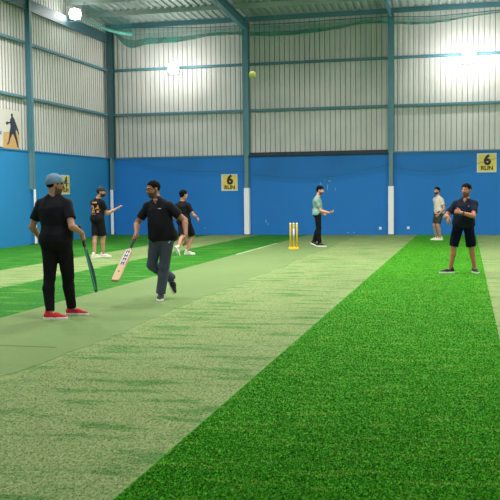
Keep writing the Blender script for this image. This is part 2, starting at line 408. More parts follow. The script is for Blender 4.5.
# ------------------------------------------------------------------ floodlights
def floodlight(pos, facing, label, size=.42):
    root = empty('floodlight', pos); tag(root, label, 'lamp', 'floodlights on the walls')
    F = Vector(facing).normalized(); S = Vector((-F.y, F.x, 0)).normalized(); U = F.cross(S)*-1
    U = S.cross(F)*-1 if U.z < 0 else U
    R = Matrix((S, F, U)).transposed()
    def part(name, mb, m, bev=.0):
        o = mb.build(name, m, root); o.data.transform(R.to_4x4())
        if bev: bevel(o, bev)
        return o
    h = size/2
    b = MB(); b.box((-h, -.09, -h*.85), (h, 0, h*.85)); part('housing', b, M['lamp_body'], .02)
    b = MB(); n = 28; b.prism([((h*.93)*math.cos(2*math.pi*i/n), (h*.93)*.95*math.sin(2*math.pi*i/n)) for i in range(n)], 'y', .0, .025); part('lens', b, M['lamp_glow'])
    b = MB(); b.tube([(-h-.02, -.05, 0), (-h-.02, -.05, -h-.05), (h+.02, -.05, -h-.05), (h+.02, -.05, 0)], .013, 6); part('bracket', b, M['steel_dark'])
    for i in range(1): 
        b = MB()
        for k in range(7): b.box((-h*.9+k*h*.28, -.13, -h*.7), (-h*.9+k*h*.28+.012, -.09, h*.7))
        part('cooling_fins', b, M['lamp_body'])
    return root
lamps = []
pL = at(173, 68, D-.48); lamps.append(floodlight(pL, (.1, -1, -.25), 'floodlight on the upper rail of the back wall left of the yellow ball'))
pR = at(469, 56, D-.48); lamps.append(floodlight(pR, (-.1, -1, -.25), 'floodlight on the upper rail of the back wall above the player in navy', .46))
pS = atX(75, 14, XL+.34); lamps.append(floodlight(pS, (.75, -1, -.3), 'floodlight at the eave of the left wall', .42))
b = MB(); b.box((XL+.10-pS[0], -.03, -.03), (-.05, .03, .03)); b.build('mounting_arm', M['steel_dark'], lamps[2])
def point(pos, e, r=.2, col=(1, .98, .94)):
    l = bpy.data.lights.new('lamp_light', 'POINT'); l.energy = e; l.shadow_soft_size = r; l.color = col
    o = bpy.data.objects.new('lamp_light', l); COL.objects.link(o); o.location = tuple(pos); return o
for p, e, dx in ((pL, 110, .55), (pR, 170, .55), (pS, 24, .0)):
    for sg in (-1, 1):
        if dx: point(V3(*p)+V3(sg*dx, -.35, 0), e/2, .12)
        else: point(V3(*p)+V3(.45, sg*.5-.3, -.1), e/2, .12)

# unseen lamps added under the roof, above the frame, to light the hall
def added_lamp(x, y, e):
    z = roofz(y)-.9
    root = empty('added_hall_lamp', (x, y, z)); tag(root, 'unseen round lamp added under the roof to light the hall', 'lamp', 'unseen lamps added under the roof')
    b = MB(); b.tube([(0, 0, .0), (0, 0, .02), (0, 0, .12), (0, 0, .2)], [.36, .36, .2, .12], 24); b.build('added_lamp_shade', M['lamp_body'], root, True)
    b = MB(); b.tube([(0, 0, .2), (0, 0, .9)], .01, 6); b.build('added_lamp_rod', M['steel_dark'], root)
    b = MB(); b.tube([(0, 0, -.012), (0, 0, .0)], .33, 24); b.build('added_lamp_diffuser', mat('added_lamp_diffuser', (255, 255, 250), .4, emit=(255, 253, 246), estr=8), root)
    l = bpy.data.lights.new('added_hall_light', 'AREA'); l.shape = 'DISK'; l.size = .8; l.energy = e; l.color = (1, .985, .95); l.spread = math.radians(170)
    o = bpy.data.objects.new('added_hall_light', l); COL.objects.link(o); o.location = (x, y, z-.03)
for x in (-10.3, -3.6, 3.4):
    for y, e in ((2.5, 90), (9.5, 240), (16, 380), (21.5, 410)):
        added_lamp(x, y, e)
w = bpy.data.worlds.new('world'); sc.world = w; w.use_nodes = True
bg = w.node_tree.nodes['Background']; bg.inputs[0].default_value = (.86, .94, 1, 1); bg.inputs[1].default_value = .7

# ------------------------------------------------------------------ signs and poster
def run_sign(p, axis, num, label, w=.62, h=.62, word='RUN'):
    root = empty('score_sign', p, (math.pi/2, 0, 0) if axis == 'y' else (math.pi/2, 0, math.pi/2)); tag(root, label, 'sign', None)
    b = MB(); b.box((-w/2, -h/2, 0), (w/2, h/2, .01)); b.build('board', M['sign_border'], root)
    b = MB(); b.box((-w/2+.055, -h/2+.055, .01), (w/2-.035, h/2-.045, .013)); b.build('yellow_face', M['sign_yellow'], root)
    t = text_mesh('numeral', num, .47, M['sign_ink'], .003, .022); t.parent = root; t.location = (.02, .085, .014)
    t = text_mesh('lettering', word, .2, M['sign_brown'], .003, .008); t.parent = root; t.location = (.01, -.185, .014)
    return root
run_sign(tuple(at(229.5, 182.5, D-.012)), 'y', '6', 'yellow 6 RUN sign on the blue back wall left of the middle column')
run_sign(tuple(at(486.7, 162.8, D-.012)), 'y', '6', 'yellow 6 RUN sign high on the blue wall at the right edge', .66, .66)
p = atX(65.2, 184.8, XL+.012)
run_sign(tuple(p), 'x', '4', 'yellow 4 RUN sign on the left blue wall behind the man in the blue cap', .64, .66)
# poster on the left wall (player silhouette)
p0 = atX(21.0, 128, XL+.02); zt = atX(19, 111.5, XL+.02)[2]; zb = ZT+.05
root = empty('wall_poster', (XL+.02, p0[1]-1.6, (zt+zb)/2)); tag(root, 'pale poster with a dark ball player silhouette above the blue left wall', 'poster')
h = (zt-zb)/2; W2 = 1.6
def flat(name, pts, x0, x1, m): # outline in (y offset, z offset)
    b = MB(); b.prism(pts, 'x', x0, x1); return b.build(name, m, root)
flat('paper', [(-W2, -h), (W2, -h), (W2, h), (-W2, h)], -.01, .01, M['poster'])
def pp(x, y):
    q = atX(x, y, XL+.035); return (q[1]-root.location.y, q[2]-root.location.z)
flat('orange_block', [pp(3.2, 147.8), pp(19, 149.5), pp(19.5, 134), pp(12, 131.5), pp(3.5, 132)], .010, .013, M['poster_orange'])
sil = [(11.8, 113), (12.9, 114.2), (12.8, 116.5), (14.4, 119), (16.2, 124), (18.2, 130), (19.2, 134), (18.2, 134.3), (16.8, 130.5), (15.8, 130), (16, 134), (17.3, 139), (18.8, 147.5), (17.6, 147.5), (15.6, 140), (13.4, 134.3), (12.5, 133.8), (10.6, 138), (9.3, 143), (8, 144.8), (6.9, 144.2), (8.4, 142), (9.2, 137), (9.6, 132), (10.5, 127), (10.4, 123.3), (8.3, 123.6), (7.2, 124.8), (6.2, 124.2), (5.8, 122.5), (7, 121.4), (8.3, 122), (10, 121.7), (10.2, 119), (11.3, 117.8), (11, 114.5)]
flat('player_silhouette', [pp(*q) for q in sil], .013, .016, M['poster_ink'])
flat('blue_print', [pp(0.2, 131), pp(1.6, 131.2), pp(1.5, 134.5), pp(.1, 134.2)], .010, .013, M['poster_blue'])
# wall sockets
for (x, y), lab in (((380.3, 228.2), 'small white socket low on the blue wall left of the rightmost column'), ((408.3, 227.8), 'small white socket low on the blue wall right of the rightmost column')):
    p = at(x, y, D); r = empty('wall_socket', (p[0], D, p[2])); tag(r, lab, 'socket')
    b = MB(); b.box((-.045, -.012, -.045), (.045, 0, .045)); bevel(b.build('face_plate', M['white_pad'], r), .004)
    b = MB(); b.box((-.02, -.02, -.02), (.02, -.012, .015)); b.build('switch', M['sign_border'], r)

# ------------------------------------------------------------------ stumps
g = gnd(293.8, 249.3); g[2] = .002
root = empty('cricket_stumps', g); tag(root, 'set of three yellow stumps on a base at the far end of the pitch', 'stumps')
for k, x in enumerate((-.088, 0, .088)):
    b = MB(); b.tube([(x, 0, .03), (x, 0, .60), (x, 0, .62), (x, 0, .705), (x, 0, .715)], [.025, .025, .025, .025, .014], 14)
    s = b.build('stump', M['yellow'], root, True)
    b = MB(); b.tube([(x, 0, .665), (x, 0, .70)], .0262, 14); b.build('white_top_band', mat('cream_plastic', (236, 226, 170), .5), s, True)
    if k == 1:
        b = MB(); b.tube([(x, 0, .25), (x, 0, .55)], .0258, 14); b.build('pale_sleeve', mat('pale_sticker', (214, 196, 190), .5), s, True)
b = MB(); b.prism([(-.135, -.05), (.135, -.05), (.135, .05), (-.135, .05)], 'z', 0, .055); bevel(b.build('base', M['yellow'], root), .008)

# ------------------------------------------------------------------ ball in the air
p = at(252.4, 74.8, 9.0)
root = empty('tennis_ball', p); tag(root, 'yellow ball in the air in front of the middle column', 'ball')
def uv_sphere(r, n=24, mrows=16):
    v = []; f = []
    for i in range(mrows+1):
        th = math.pi*i/mrows
        for j in range(n): ph = 2*math.pi*j/n; v.append((r*math.sin(th)*math.cos(ph), r*math.sin(th)*math.sin(ph), r*math.cos(th)))
    for i in range(mrows):
        for j in range(n): f.append((i*n+j, (i+1)*n+j, (i+1)*n+(j+1) % n, i*n+(j+1) % n))
    return v, f
v, f = uv_sphere(.036); mesh_obj('felt_ball', v, f, M['ball'], root, True)
b = MB(); pts = []
for i in range(61):
    t = 2*math.pi*i/60; A = .44; q = V3(math.cos(t)+A/3*0, 0, 0)
    x_, y_, z_ = .75*math.cos(t)+.25*math.cos(3*t), .75*math.sin(t)-.25*math.sin(3*t), .866*math.sin(2*t)
    q = V3(x_, y_, z_); q = q/np.linalg.norm(q)*.0358; pts.append(q)
b.tube(pts, .0014, 5, False); b.build('seam', M['ballseam'], root, True)
# ================================================================== people
nrm = lambda v: np.array(v, float)/max(1e-9, np.linalg.norm(v))
def surfnet(fn, prims, h):
    lo = np.min([p.c-p.r for p in prims], axis=0)-2*h; hi = np.max([p.c+p.r for p in prims], axis=0)+2*h
    Bk = 8; nb = np.ceil((hi-lo)/(h*Bk)).astype(int)+1; n = nb*Bk
    V = np.full(n, .1, np.float32)
    gi = np.stack(np.meshgrid(*[np.arange(k) for k in nb], indexing='ij'), -1).reshape(-1, 3)
    cen = lo+(gi*Bk+Bk/2-.5)*h
    dc = fn(cen.astype(np.float32))
    act = np.abs(dc) < h*Bk*1.25+.012
    V4 = V.reshape(nb[0], Bk, nb[1], Bk, nb[2], Bk)
    ins = gi[(~act) & (dc < 0)]
    V4[ins[:, 0], :, ins[:, 1], :, ins[:, 2], :] = -.1
    A = gi[act]
    off = np.stack(np.meshgrid(*[np.arange(Bk)]*3, indexing='ij'), -1).reshape(-1, 3)
    P = (lo+(A[:, None, :]*Bk+off[None])*h).reshape(-1, 3).astype(np.float32)
    d = fn(P).reshape(len(A), Bk, Bk, Bk)
    V4[A[:, 0], :, A[:, 1], :, A[:, 2], :] = d
    S = V < 0
    c = np.zeros(np.array(V.shape)-1, np.int8)
    sl = lambda i, m: slice(i, m-1+i)
    nx, ny, nz = V.shape
    for i in (0, 1):
        for j in (0, 1):
            for k in (0, 1): c += S[sl(i, nx), sl(j, ny), sl(k, nz)]
    cells = np.argwhere((c > 0) & (c < 8))
    if len(cells) == 0: return np.zeros((0, 3)), []
    idx = np.full(c.shape, -1, np.int32); idx[tuple(cells.T)] = np.arange(len(cells))
    acc = np.zeros((len(cells), 3)); cnt = np.zeros(len(cells))
    for ax in range(3):
        o1, o2 = [a for a in range(3) if a != ax]
        for a in (0, 1):
            for b in (0, 1):
                p = np.zeros(3, int); p[o1] = a; p[o2] = b; q = p.copy(); q[ax] = 1
                va = V[tuple((cells+p).T)]; vb = V[tuple((cells+q).T)]
                mk = (va < 0) != (vb < 0); t = np.where(mk, va/np.where(mk, va-vb, 1), 0)
                pos = p[None]+0.0; pos = np.repeat(pos, len(cells), 0); pos[:, ax] = t
                acc[mk] += pos[mk]; cnt[mk] += 1
    verts = lo+(cells+acc/cnt[:, None])*h
    faces = []
    for ax in range(3):
        o1, o2 = (ax+1) % 3, (ax+2) % 3
        s0 = [slice(None)]*3; s1 = [slice(None)]*3; s0[ax] = slice(0, -1); s1[ax] = slice(1, None)
        df = S[tuple(s0)] != S[tuple(s1)]; E_ = np.argwhere(df)
        E_ = E_[(E_[:, o1] > 0) & (E_[:, o2] > 0) & (E_[:, o1] < V.shape[o1]-1) & (E_[:, o2] < V.shape[o2]-1)]
        e1 = np.eye(3, dtype=int)[o1]; e2 = np.eye(3, dtype=int)[o2]
        q = np.stack([idx[tuple((E_-e1-e2).T)], idx[tuple((E_-e2).T)], idx[tuple(E_.T)], idx[tuple((E_-e1).T)]], 1)
        fl = ~S[tuple(E_.T)]; q[fl] = q[fl][:, ::-1]
        faces.append(q)
    F = np.concatenate(faces); F = F[(F >= 0).all(1)]
    return verts, F
class Pr:
    def __init__(s, f, c, r, k=.02, sub=False): s.f = f; s.c = np.array(c, float); s.r = float(r); s.k = k; s.sub = sub
def field(prims, post=None):
    def fn(P):
        out = np.full(len(P), .5, np.float32)
        far = np.full(len(P), 9, np.float32)
        for p in prims:
            dd = np.linalg.norm(P-p.c.astype(np.float32), axis=1)-p.r
            if not p.sub: far = np.minimum(far, np.maximum(dd, .0)+.0)
            m = dd < .07
            if not m.any(): continue
            d = p.f(P[m]).astype(np.float32); a = out[m]; k = p.k
            if p.sub:
                d = -d; hh = np.maximum(k-np.abs(a-d), 0)/k; out[m] = np.maximum(a, d)+hh*hh*k/4
            else:
                hh = np.maximum(k-np.abs(a-d), 0)/k; out[m] = np.minimum(a, d)-hh*hh*k/4
        out = np.where(out > .4, np.maximum(far, .05), out)
        if post is not None: out = post(P, out)
        return out
    return fn
def cone(a, b, r1, r2, k=.02, cuta=None, cutb=None, flat=None):
    """tapered capsule; flat=(axis, factor) squashes the section along axis; cuta/cutb fraction limits"""
    a = np.array(a, float); b = np.array(b, float); L = np.linalg.norm(b-a); t = (b-a)/L; a3 = a.astype(np.float32); t3 = t.astype(np.float32); L = float(L)
    ax = None if flat is None else nrm(flat[0]-t*np.dot(flat[0], t)).astype(np.float32)
    def f(P):
        v = P-a3; s = v@t3; q = v-s[:, None]*t3
        if flat is not None:
            w = q@ax; q = q+ax*(w*(flat[1]-1))[:, None]
        u = np.clip(s/L, 0, 1); rad = r1+(r2-r1)*u
        e = s-np.clip(s, 0, L)
        d = np.sqrt((q*q).sum(1)+e*e)-rad
        if cutb is not None: d = np.maximum(d, s-cutb*L)
        if cuta is not None: d = np.maximum(d, cuta*L-s)
        return d
    return Pr(f, (a+b)/2, L/2+max(r1, r2), k)
def ell(c, R, rad, k=.02, sub=False):
    """ellipsoid with axis rows R"""
    c = np.array(c, float); R = np.array(R, float); rad = np.array(rad, float); mn = rad.min()
    c3 = c.astype(np.float32); R3 = R.T.astype(np.float32); rad = rad.astype(np.float32)
    def f(P):
        l = (P-c3)@R3; q = np.sqrt(((l/rad)**2).sum(1)); q2 = np.sqrt(((l/rad**2)**2).sum(1))+1e-6
        return q*(q-1)/q2
    return Pr(f, c, rad.max(), k, sub)
def loft(P0, P1, s0, s1, prof, k=.03, off=0., cut0=None, cut1=None, bow=0.):
    """torso: profile rows (t, halfwidth, halfdepth, forward shift)"""
    P0 = np.array(P0, float); P1 = np.array(P1, float); L = np.linalg.norm(P1-P0); T = (P1-P0)/L
    prof = np.array(prof, float); P3_ = P0.astype(np.float32); T3 = T.astype(np.float32); s0 = s0.astype(np.float32); s1 = s1.astype(np.float32); L = float(L)
    def f(P):
        v = P-P3_; s = v@T3; t = s/L; u = np.clip(t, prof[0, 0], prof[-1, 0])
        w = np.clip(t, 0, 1)[:, None]; sd = s0*(1-w)+s1*w; sd = sd-(sd@T3)[:, None]*T3; sd /= np.linalg.norm(sd, axis=1)[:, None]
        fw = np.stack([sd[:, 1]*T3[2]-sd[:, 2]*T3[1], sd[:, 2]*T3[0]-sd[:, 0]*T3[2], sd[:, 0]*T3[1]-sd[:, 1]*T3[0]], 1)
        a = np.interp(u, prof[:, 0], prof[:, 1])+off; b = np.interp(u, prof[:, 0], prof[:, 2])+off; c = np.interp(u, prof[:, 0], prof[:, 3])
        x = (v*sd).sum(1); y = (v*fw).sum(1)-c
        q = np.sqrt((x/a)**2+(y/b)**2); q2 = np.sqrt((x/a**2)**2+(y/b**2)**2)+1e-6
        d = q*(q-1)/q2
        e = s-u*L; d = np.where(np.abs(e) > 0, np.sqrt(np.maximum(d, 0)**2+e*e)+np.minimum(d, 0)*0, d)
        if cut0 is not None: d = np.maximum(d, (cut0-t)*L)
        if cut1 is not None: d = np.maximum(d, (t-cut1)*L)
        return d
    return Pr(f, (P0+P1)/2, L*.72+.12, k)
def folds(A, seed, sc_=1.0, stretch=(1, 1, .6)):
    r = np.random.default_rng(seed); K = r.normal(0, 1, (5, 3)); K /= np.linalg.norm(K, axis=1)[:, None]
    K = K*np.array([28, 36, 52, 70, 90])[:, None]*sc_*np.array(stretch); K = K.astype(np.float32); ph = r.uniform(0, 6, 5)
    def post(P, d):
        w = np.sin(P@K[0]+ph[0])*.8; n = np.sin(P@K[1]+ph[1]+w)+.7*np.sin(P@K[2]+ph[2]+w*1.6)+.45*np.sin(P@K[3]+ph[3]+w*2)+.25*np.sin(P@K[4]+ph[4])
        return d+(A*n).astype(np.float32)
    return post
def sdf_obj(name, prims, h, m, root, post=None, loc=None):
    v, f = surfnet(field(prims, post), prims, h)
    me = bpy.data.meshes.new(name); l = np.array(root.location if loc is None else loc)
    v = v-l
    me.vertices.add(len(v)); me.vertices.foreach_set('co', v.ravel())
    me.loops.add(len(f)*4); me.loops.foreach_set('vertex_index', f.ravel()); me.polygons.add(len(f))
    me.polygons.foreach_set('loop_start', np.arange(0, len(f)*4, 4)); 
    me.update(calc_edges=True); me.validate()
    me.polygons.foreach_set('use_smooth', [True]*len(me.polygons))
    me.materials.append(m); o = bpy.data.objects.new(name, me); COL.objects.link(o); o.parent = root
    return o
def ik(a, c, L1, L2, pole):
    a = np.array(a, float); c = np.array(c, float); v = c-a; d = np.linalg.norm(v); t = v/d
    if d >= (L1+L2)*.999: return a+v*L1/(L1+L2)
    x = (L1*L1-L2*L2+d*d)/(2*d); h = math.sqrt(max(0, L1*L1-x*x))
    p = np.array(pole, float); p = nrm(p-t*np.dot(p, t)); return a+t*x+p*h
Z = V3(0, 0, 1)
def dirv(deg, pitch=0):
    a, p = math.radians(deg), math.radians(pitch); return V3(math.cos(a)*math.cos(p), math.sin(a)*math.cos(p), math.sin(p))
def hand_prims(wrist, d, nrm_palm, side, s, curl=.6, grip=None, spread=1.0):
    """d: finger direction, nrm_palm: out of the palm, side: towards the thumb"""
    d = nrm(d); n = nrm(nrm_palm-d*np.dot(nrm_palm, d)); sd = nrm(np.cross(d, n)); sd = sd if np.dot(sd, side) > 0 else -sd
    out = []
    if grip is None:
        w = wrist+d*.012*s; k = wrist+d*.088*s
        out.append(cone(w+sd*.006*s, k+sd*.014*s, .021*s, .021*s, .014, flat=(n, 1.55)))
        out.append(cone(w-sd*.006*s, k-sd*.018*s, .021*s, .020*s, .014, flat=(n, 1.55)))
        for i, (o_, l) in enumerate(((.034, .070), (.0115, .079), (-.0115, .073), (-.034, .057))):
            o_ *= s*spread; l *= s; a = k+sd*o_*.92; fd = nrm(d+sd*o_*2.2)
            c1 = curl*.55; d1 = nrm(fd*math.cos(c1)+n*math.sin(c1)); c2 = curl*1.3; d2 = nrm(fd*math.cos(c2)+n*math.sin(c2)); c3 = curl*1.9; d3 = nrm(fd*math.cos(c3)+n*math.sin(c3))
            b_ = a+d1*l*.46; c_ = b_+d2*l*.32; e_ = c_+d3*l*.24
            out += [cone(a-d*.01*s, b_, .0095*s, .0088*s, .005), cone(b_, c_, .0088*s, .008*s, .004), cone(c_, e_, .008*s, .007*s, .004)]
        t0 = wrist+d*.028*s+sd*.02*s; t1 = t0+nrm(d*.55+sd*.8+n*.25)*.036*s; t2 = t1+nrm(d*.85+sd*.45+n*.3)*.032*s; t3 = t2+nrm(d+sd*.15+n*.4)*.022*s
        out += [cone(t0, t1, .014*s, .0115*s, .012), cone(t1, t2, .0112*s, .010*s, .005), cone(t2, t3, .010*s, .008*s, .004)]
    else:
        # grip = (point on handle axis, axis dir (towards thumb side), handle radius)
        c, ax, hr = grip; ax = nrm(ax); out_ = nrm((wrist-c)-ax*np.dot(wrist-c, ax)); tn = np.cross(ax, out_)
        if np.dot(tn, n) < 0: tn = -tn
        palm = c+out_*(hr+.022*s)
        out.append(cone(wrist+(palm-wrist)*.2, palm+ax*.02*s, .024*s, .024*s, .014)); out.append(cone(wrist+(palm-wrist)*.2, palm-ax*.022*s, .024*s, .023*s, .014))
        out.append(cone(palm-ax*.03*s, palm+ax*.03*s, .019*s, .02*s, .014))
        R_ = hr+.009*s
        for i in range(4):
            q = c+ax*(.034-.0225*i)*s; pts = []
            for a in (25, 75, 125, 175, 225)[:5 if i < 3 else 4]:
                w = math.radians(a); pts.append(q+(out_*math.cos(w)+tn*math.sin(w))*R_)
            rr = .0098*s
            for a_, b_ in zip(pts[:-1], pts[1:]): out.append(cone(a_, b_, rr, rr-.0006, .004)); rr -= .0006
        pts = [c+ax*.045*s+(out_*math.cos(math.radians(a))+tn*math.sin(math.radians(a)))*(R_+.003)+ax*.004*j*s for j, a in enumerate((-10, -60, -110, -150))]
        for a_, b_ in zip(pts[:-1], pts[1:]): out.append(cone(a_, b_, .012*s, .0105*s, .005))
    return out

SK = {}
def skin(c):
    if c not in SK:
        m = mat('skin', c, .55, noise=.06, nscale=9); b = m.node_tree.nodes['Principled BSDF']
        b.inputs['Subsurface Weight'].default_value = .0
        SK[c] = m
    return SK[c]
MH = mat('black_hair', (15, 12, 12), .9, bump=.5, nscale=120, spec=.12); MBrd = mat('dark_beard', (44, 34, 30), .8, bump=.6, nscale=200)
ST = {}
def stub(c, k):
    if (c, k) not in ST: ST[(c, k)] = mat('shaved_beard_skin', (c[0]*k, c[1]*k, c[2]*k*1.05), .8, noise=.15, nscale=120)
    return ST[(c, k)]
M_eye = mat('eye_white', (225, 220, 214), .3); M_iris = mat('dark_iris', (30, 20, 16), .2); M_lip = mat('lips', (140, 82, 74), .5); M_brow = mat('eyebrow_hair', (34, 26, 24), .8)

def person(key, label, H, foot, phi, phiC, head_dir, head_px, neck_px, pel_px, legs, arms, skin_c, hair, shirt, pants, shoes, h=.006, fat=0., Y0=None, extra=None, hs=1.0, shw=.168):
    """pixels only give where the body stands; everything is built in metres at depth Y0"""
    s = H/1.75
    g0 = gnd(*foot); Y0 = g0[1] if Y0 is None else Y0
    root = empty('person', (g0[0], Y0, 0)); tag(root, label, 'person')
    W = lambda q: at(q[0], q[1], Y0+(q[2] if len(q) > 2 else 0))
    pel = W(pel_px); neck = W(neck_px); head = W(head_px)
    Fp, Fc = dirv(phi), dirv(phiC); Lp, Lc = np.cross(Z, Fp), np.cross(Z, Fc)    # person's left
    T = nrm(neck-pel); Lt = np.linalg.norm(neck-pel)
    # ---- head frame
    hf = dirv(*head_dir[:2]); hl = nrm(np.cross(Z, hf)); hu = nrm(np.cross(hf, hl))
    if len(head_dir) > 2:
        a = math.radians(head_dir[2]); hl, hu = hl*math.cos(a)+hu*math.sin(a), hu*math.cos(a)-hl*math.sin(a)
    HR = np.array([hl, hf, hu]); q_ = s*.98*hs
    hp = lambda x, y, z: head+(hl*x+hf*y+hu*z)*q_
    def head_prims(off=0., full=True):
        o = [ell(hp(0, -.014, .026), HR, np.array([.077, .097, .092])*q_+off, .03),
             ell(hp(0, .022, -.035), HR, np.array([.063, .070, .080])*q_+off, .03),
             ell(hp(0, .050, -.092), HR, np.array([.034, .034, .026])*q_+off, .03),
             ell(hp(.036, .012, -.070), HR, np.array([.025, .045, .03])*q_+off, .03), ell(hp(-.036, .012, -.070), HR, np.array([.025, .045, .03])*q_+off, .03)]
        if full:
            o += [cone(hp(0, .090, .012), hp(0, .110, -.024), .008*q_, .012*q_, .012), cone(hp(-.012, .098, -.028), hp(.012, .098, -.028), .009*q_, .009*q_, .008),
                  cone(hp(-.036, .078, .024), hp(.036, .078, .024), .013*q_, .013*q_, .012),
                  cone(hp(-.018, .086, -.052), hp(.018, .086, -.052), .008*q_, .008*q_, .008), cone(hp(-.015, .084, -.062), hp(.015, .084, -.062), .008*q_, .008*q_, .006)]
            for e in (-1, 1):
                o.append(ell(hp(.033*e, .099, .002), HR, np.array([.016, .012, .011])*q_, .01, True))
                o.append(ell(hp(.081*e, -.006, -.008), HR, np.array([.009, .019, .031])*q_, .008))
        return o
    shl = {}
    for n_, sg in (('L', 1), ('R', -1)):
        ad = arms[n_].get('sh', (0, 0, 0)); shl[n_] = neck+Lc*sg*(shw+fat*.3)*s-T*.088*s+(Lc*sg*ad[0]+Fc*ad[1]+Z*ad[2])
    prof = [(-.20, .06, .06, 0), (-.12, .135, .10, -.005), (0, .162+fat*.8, .112+fat*.5, -.008), (.16, .155+fat, .110+fat, .0), (.36, .142+fat*1.1, .103+fat*1.3, .008+fat*.5),
            (.58, .160+fat*.7, .115+fat*.6, .0), (.76, .170+fat*.4, .112+fat*.3, -.008), (.88, .135, .090, -.012), (1.0, .070, .058, -.010)]
    prof = [(t, a*s, b*s, c*s) for t, a, b, c in prof]
    hip = {'L': pel+Lp*.088*s-Z*.015*s, 'R': pel-Lp*.088*s-Z*.015*s}
    # ---- limb joints
    J = {}
    for n_ in 'LR':
        lg = legs[n_]; ft = gnd(*lg['ft']) if len(lg['ft']) == 2 else W(lg['ft'][:3]) if len(lg['ft']) == 4 else gnd(lg['ft'][0], lg['ft'][1], lg['ft'][2])
        fd = dirv(*lg['dir']); fl = nrm(np.cross(Z, fd)); fu = np.cross(fd, fl)
        ank = ft+fu*.082*s; kn = ik(hip[n_], ank, .245*H, .240*H, lg.get('pole', Fp)); J['leg'+n_] = (hip[n_], kn, ank, fd, fl, fu)
        am = arms[n_]; wr = W(am['wr']); el = ik(shl[n_], wr, .172*H, .148*H, am.get('pole', -Fc-Z*.6))
        d_ = nrm(wr-el) 
        if np.linalg.norm(wr-shl[n_]) > (.172+.148)*H: wr = shl[n_]+(wr-shl[n_])*(.32*H/np.linalg.norm(wr-shl[n_])); el = ik(shl[n_], wr, .172*H, .148*H, Z)
        J['arm'+n_] = (shl[n_], el, wr, d_)
    def leg_prims(n_, off=0, loose=0, to=1.0, cuff=None):
        hp_, kn, an, fd, fl, fu = J['leg'+n_]
        o = [cone(hp_+Z*.02*s, kn, (.089+fat*.3)*s+off, .056*s+off+loose, .03)]
        t = nrm(an-kn); back = nrm(-fd+t*np.dot(fd, t)); 
        m1 = kn+(an-kn)*.30+back*.012*s
        o += [cone(kn, m1, .054*s+off+loose, .054*s+off+loose, .02), cone(m1, kn+(an-kn)*.97, .053*s+off+loose, (.036*s if cuff is None else cuff)+off+(loose if cuff is None else 0), .02)]
        return o
    def arm_prims(n_, off=0):
        sh, el, wr, d_ = J['arm'+n_]
        m1 = el+(wr-el)*.25
        return [ell(sh-T*.004, np.eye(3), np.array([.052, .052, .052])*s+off, .04), cone(sh, el, .049*s+off, .039*s+off, .03),
                cone(el, m1, .040*s+off, .041*s+off, .015), cone(m1, wr, .041*s+off, .027*s+off, .015)]
    # ---- body
    B_ = [loft(pel, neck, Lp, Lc, prof)]
    for n_ in 'LR':
        B_ += leg_prims(n_); B_ += arm_prims(n_)
        B_.append(ell(hip[n_]-Fp*.045*s, np.eye(3), V3(.085, .085, .09)*s, .03))
        B_.append(cone(neck+T*.004*s, shl[n_]+T*.012*s, .046*s, .040*s, .05))
        hp_, kn, an, fd, fl, fu = J['leg'+n_]
        B_ += [cone(an-fu*.045*s-fd*.03*s, an+fd*.13*s-fu*.055*s, .03*s, .022*s, .03)]
        am = arms[n_]; sh, el, wr, d_ = J['arm'+n_]
        hd = am.get('hd'); hd = d_ if hd is None else nrm(hd)
        pn = am.get('pn'); pn = (-Lc if n_ == 'L' else Lc) if pn is None else pn
        B_ += hand_prims(wr, hd, np.array(pn, float), np.array(am.get('thumb', Fc), float), s*1.02, am.get('curl', .6), am.get('grip'))
    B_.append(cone(neck-T*.03*s, hp(0, -.02, -.045), .060*s+fat*.2, .054*s, .03)); B_ += head_prims()
    body = sdf_obj('body', B_, h, skin(skin_c), root)
    # face: lips and eyebrows keep their own colour on the same continuous body
    body.data.materials.append(M_lip); body.data.materials.append(M_brow); body.data.materials.append(stub(skin_c, hair.get('stub', .62)))
    me = body.data; co = np.zeros(len(me.polygons)*3); me.polygons.foreach_get('center', co); co = (co.reshape(-1, 3)+np.array(root.location)-head)@HR.T/q_
    mi = np.zeros(len(co), int)
    if hair.get('stubble'):
        y, w, x = co[:, 1], co[:, 2], co[:, 0]; tp = np.interp(y, [-.01, .0, .03, .06, .09], [.0, -.01, -.04, -.044, -.040])
        mi[(w < tp) & (w > -.135) & (y > .0) & (np.abs(co).max(1) < .14)] = 3
    mi[(np.abs(co[:, 0]) < .022) & (co[:, 1] > .075) & (np.abs(co[:, 2]+.057) < .009)] = 1
    mi[(np.abs(np.abs(co[:, 0])-.034) < .019) & (co[:, 1] > .06) & (np.abs(co[:, 2]-.026) < .0065)] = 2
    me.polygons.foreach_set('material_index', mi)
    for e in (-1, 1):
        sdf_obj('eye', [ell(hp(.032*e, .079, .003), HR, V3(.0135, .0125, .010)*q_, .001)], .0025, M_eye, root)
        o = sdf_obj('iris', [ell(hp(.032*e, .0885, .003), HR, V3(.006, .004, .006)*q_, .001)], .0015, M_iris, root)
    # ---- hair, beard, cap
    loc = lambda P: ((P-head.astype(np.float32))@HR.T.astype(np.float32))/np.float32(q_)
    def shell(name, off, g, m, hh=.004, post=None, clip=None):
        pr = head_prims(off, False)
        def ps(P, d):
            L = loc(P); d = np.maximum(d, g(L)*q_)
            if post: d = post(P, d)
            return d
        return sdf_obj(name, pr, hh, m, root, ps)
    fz = folds(.0016, 3, 2.4)
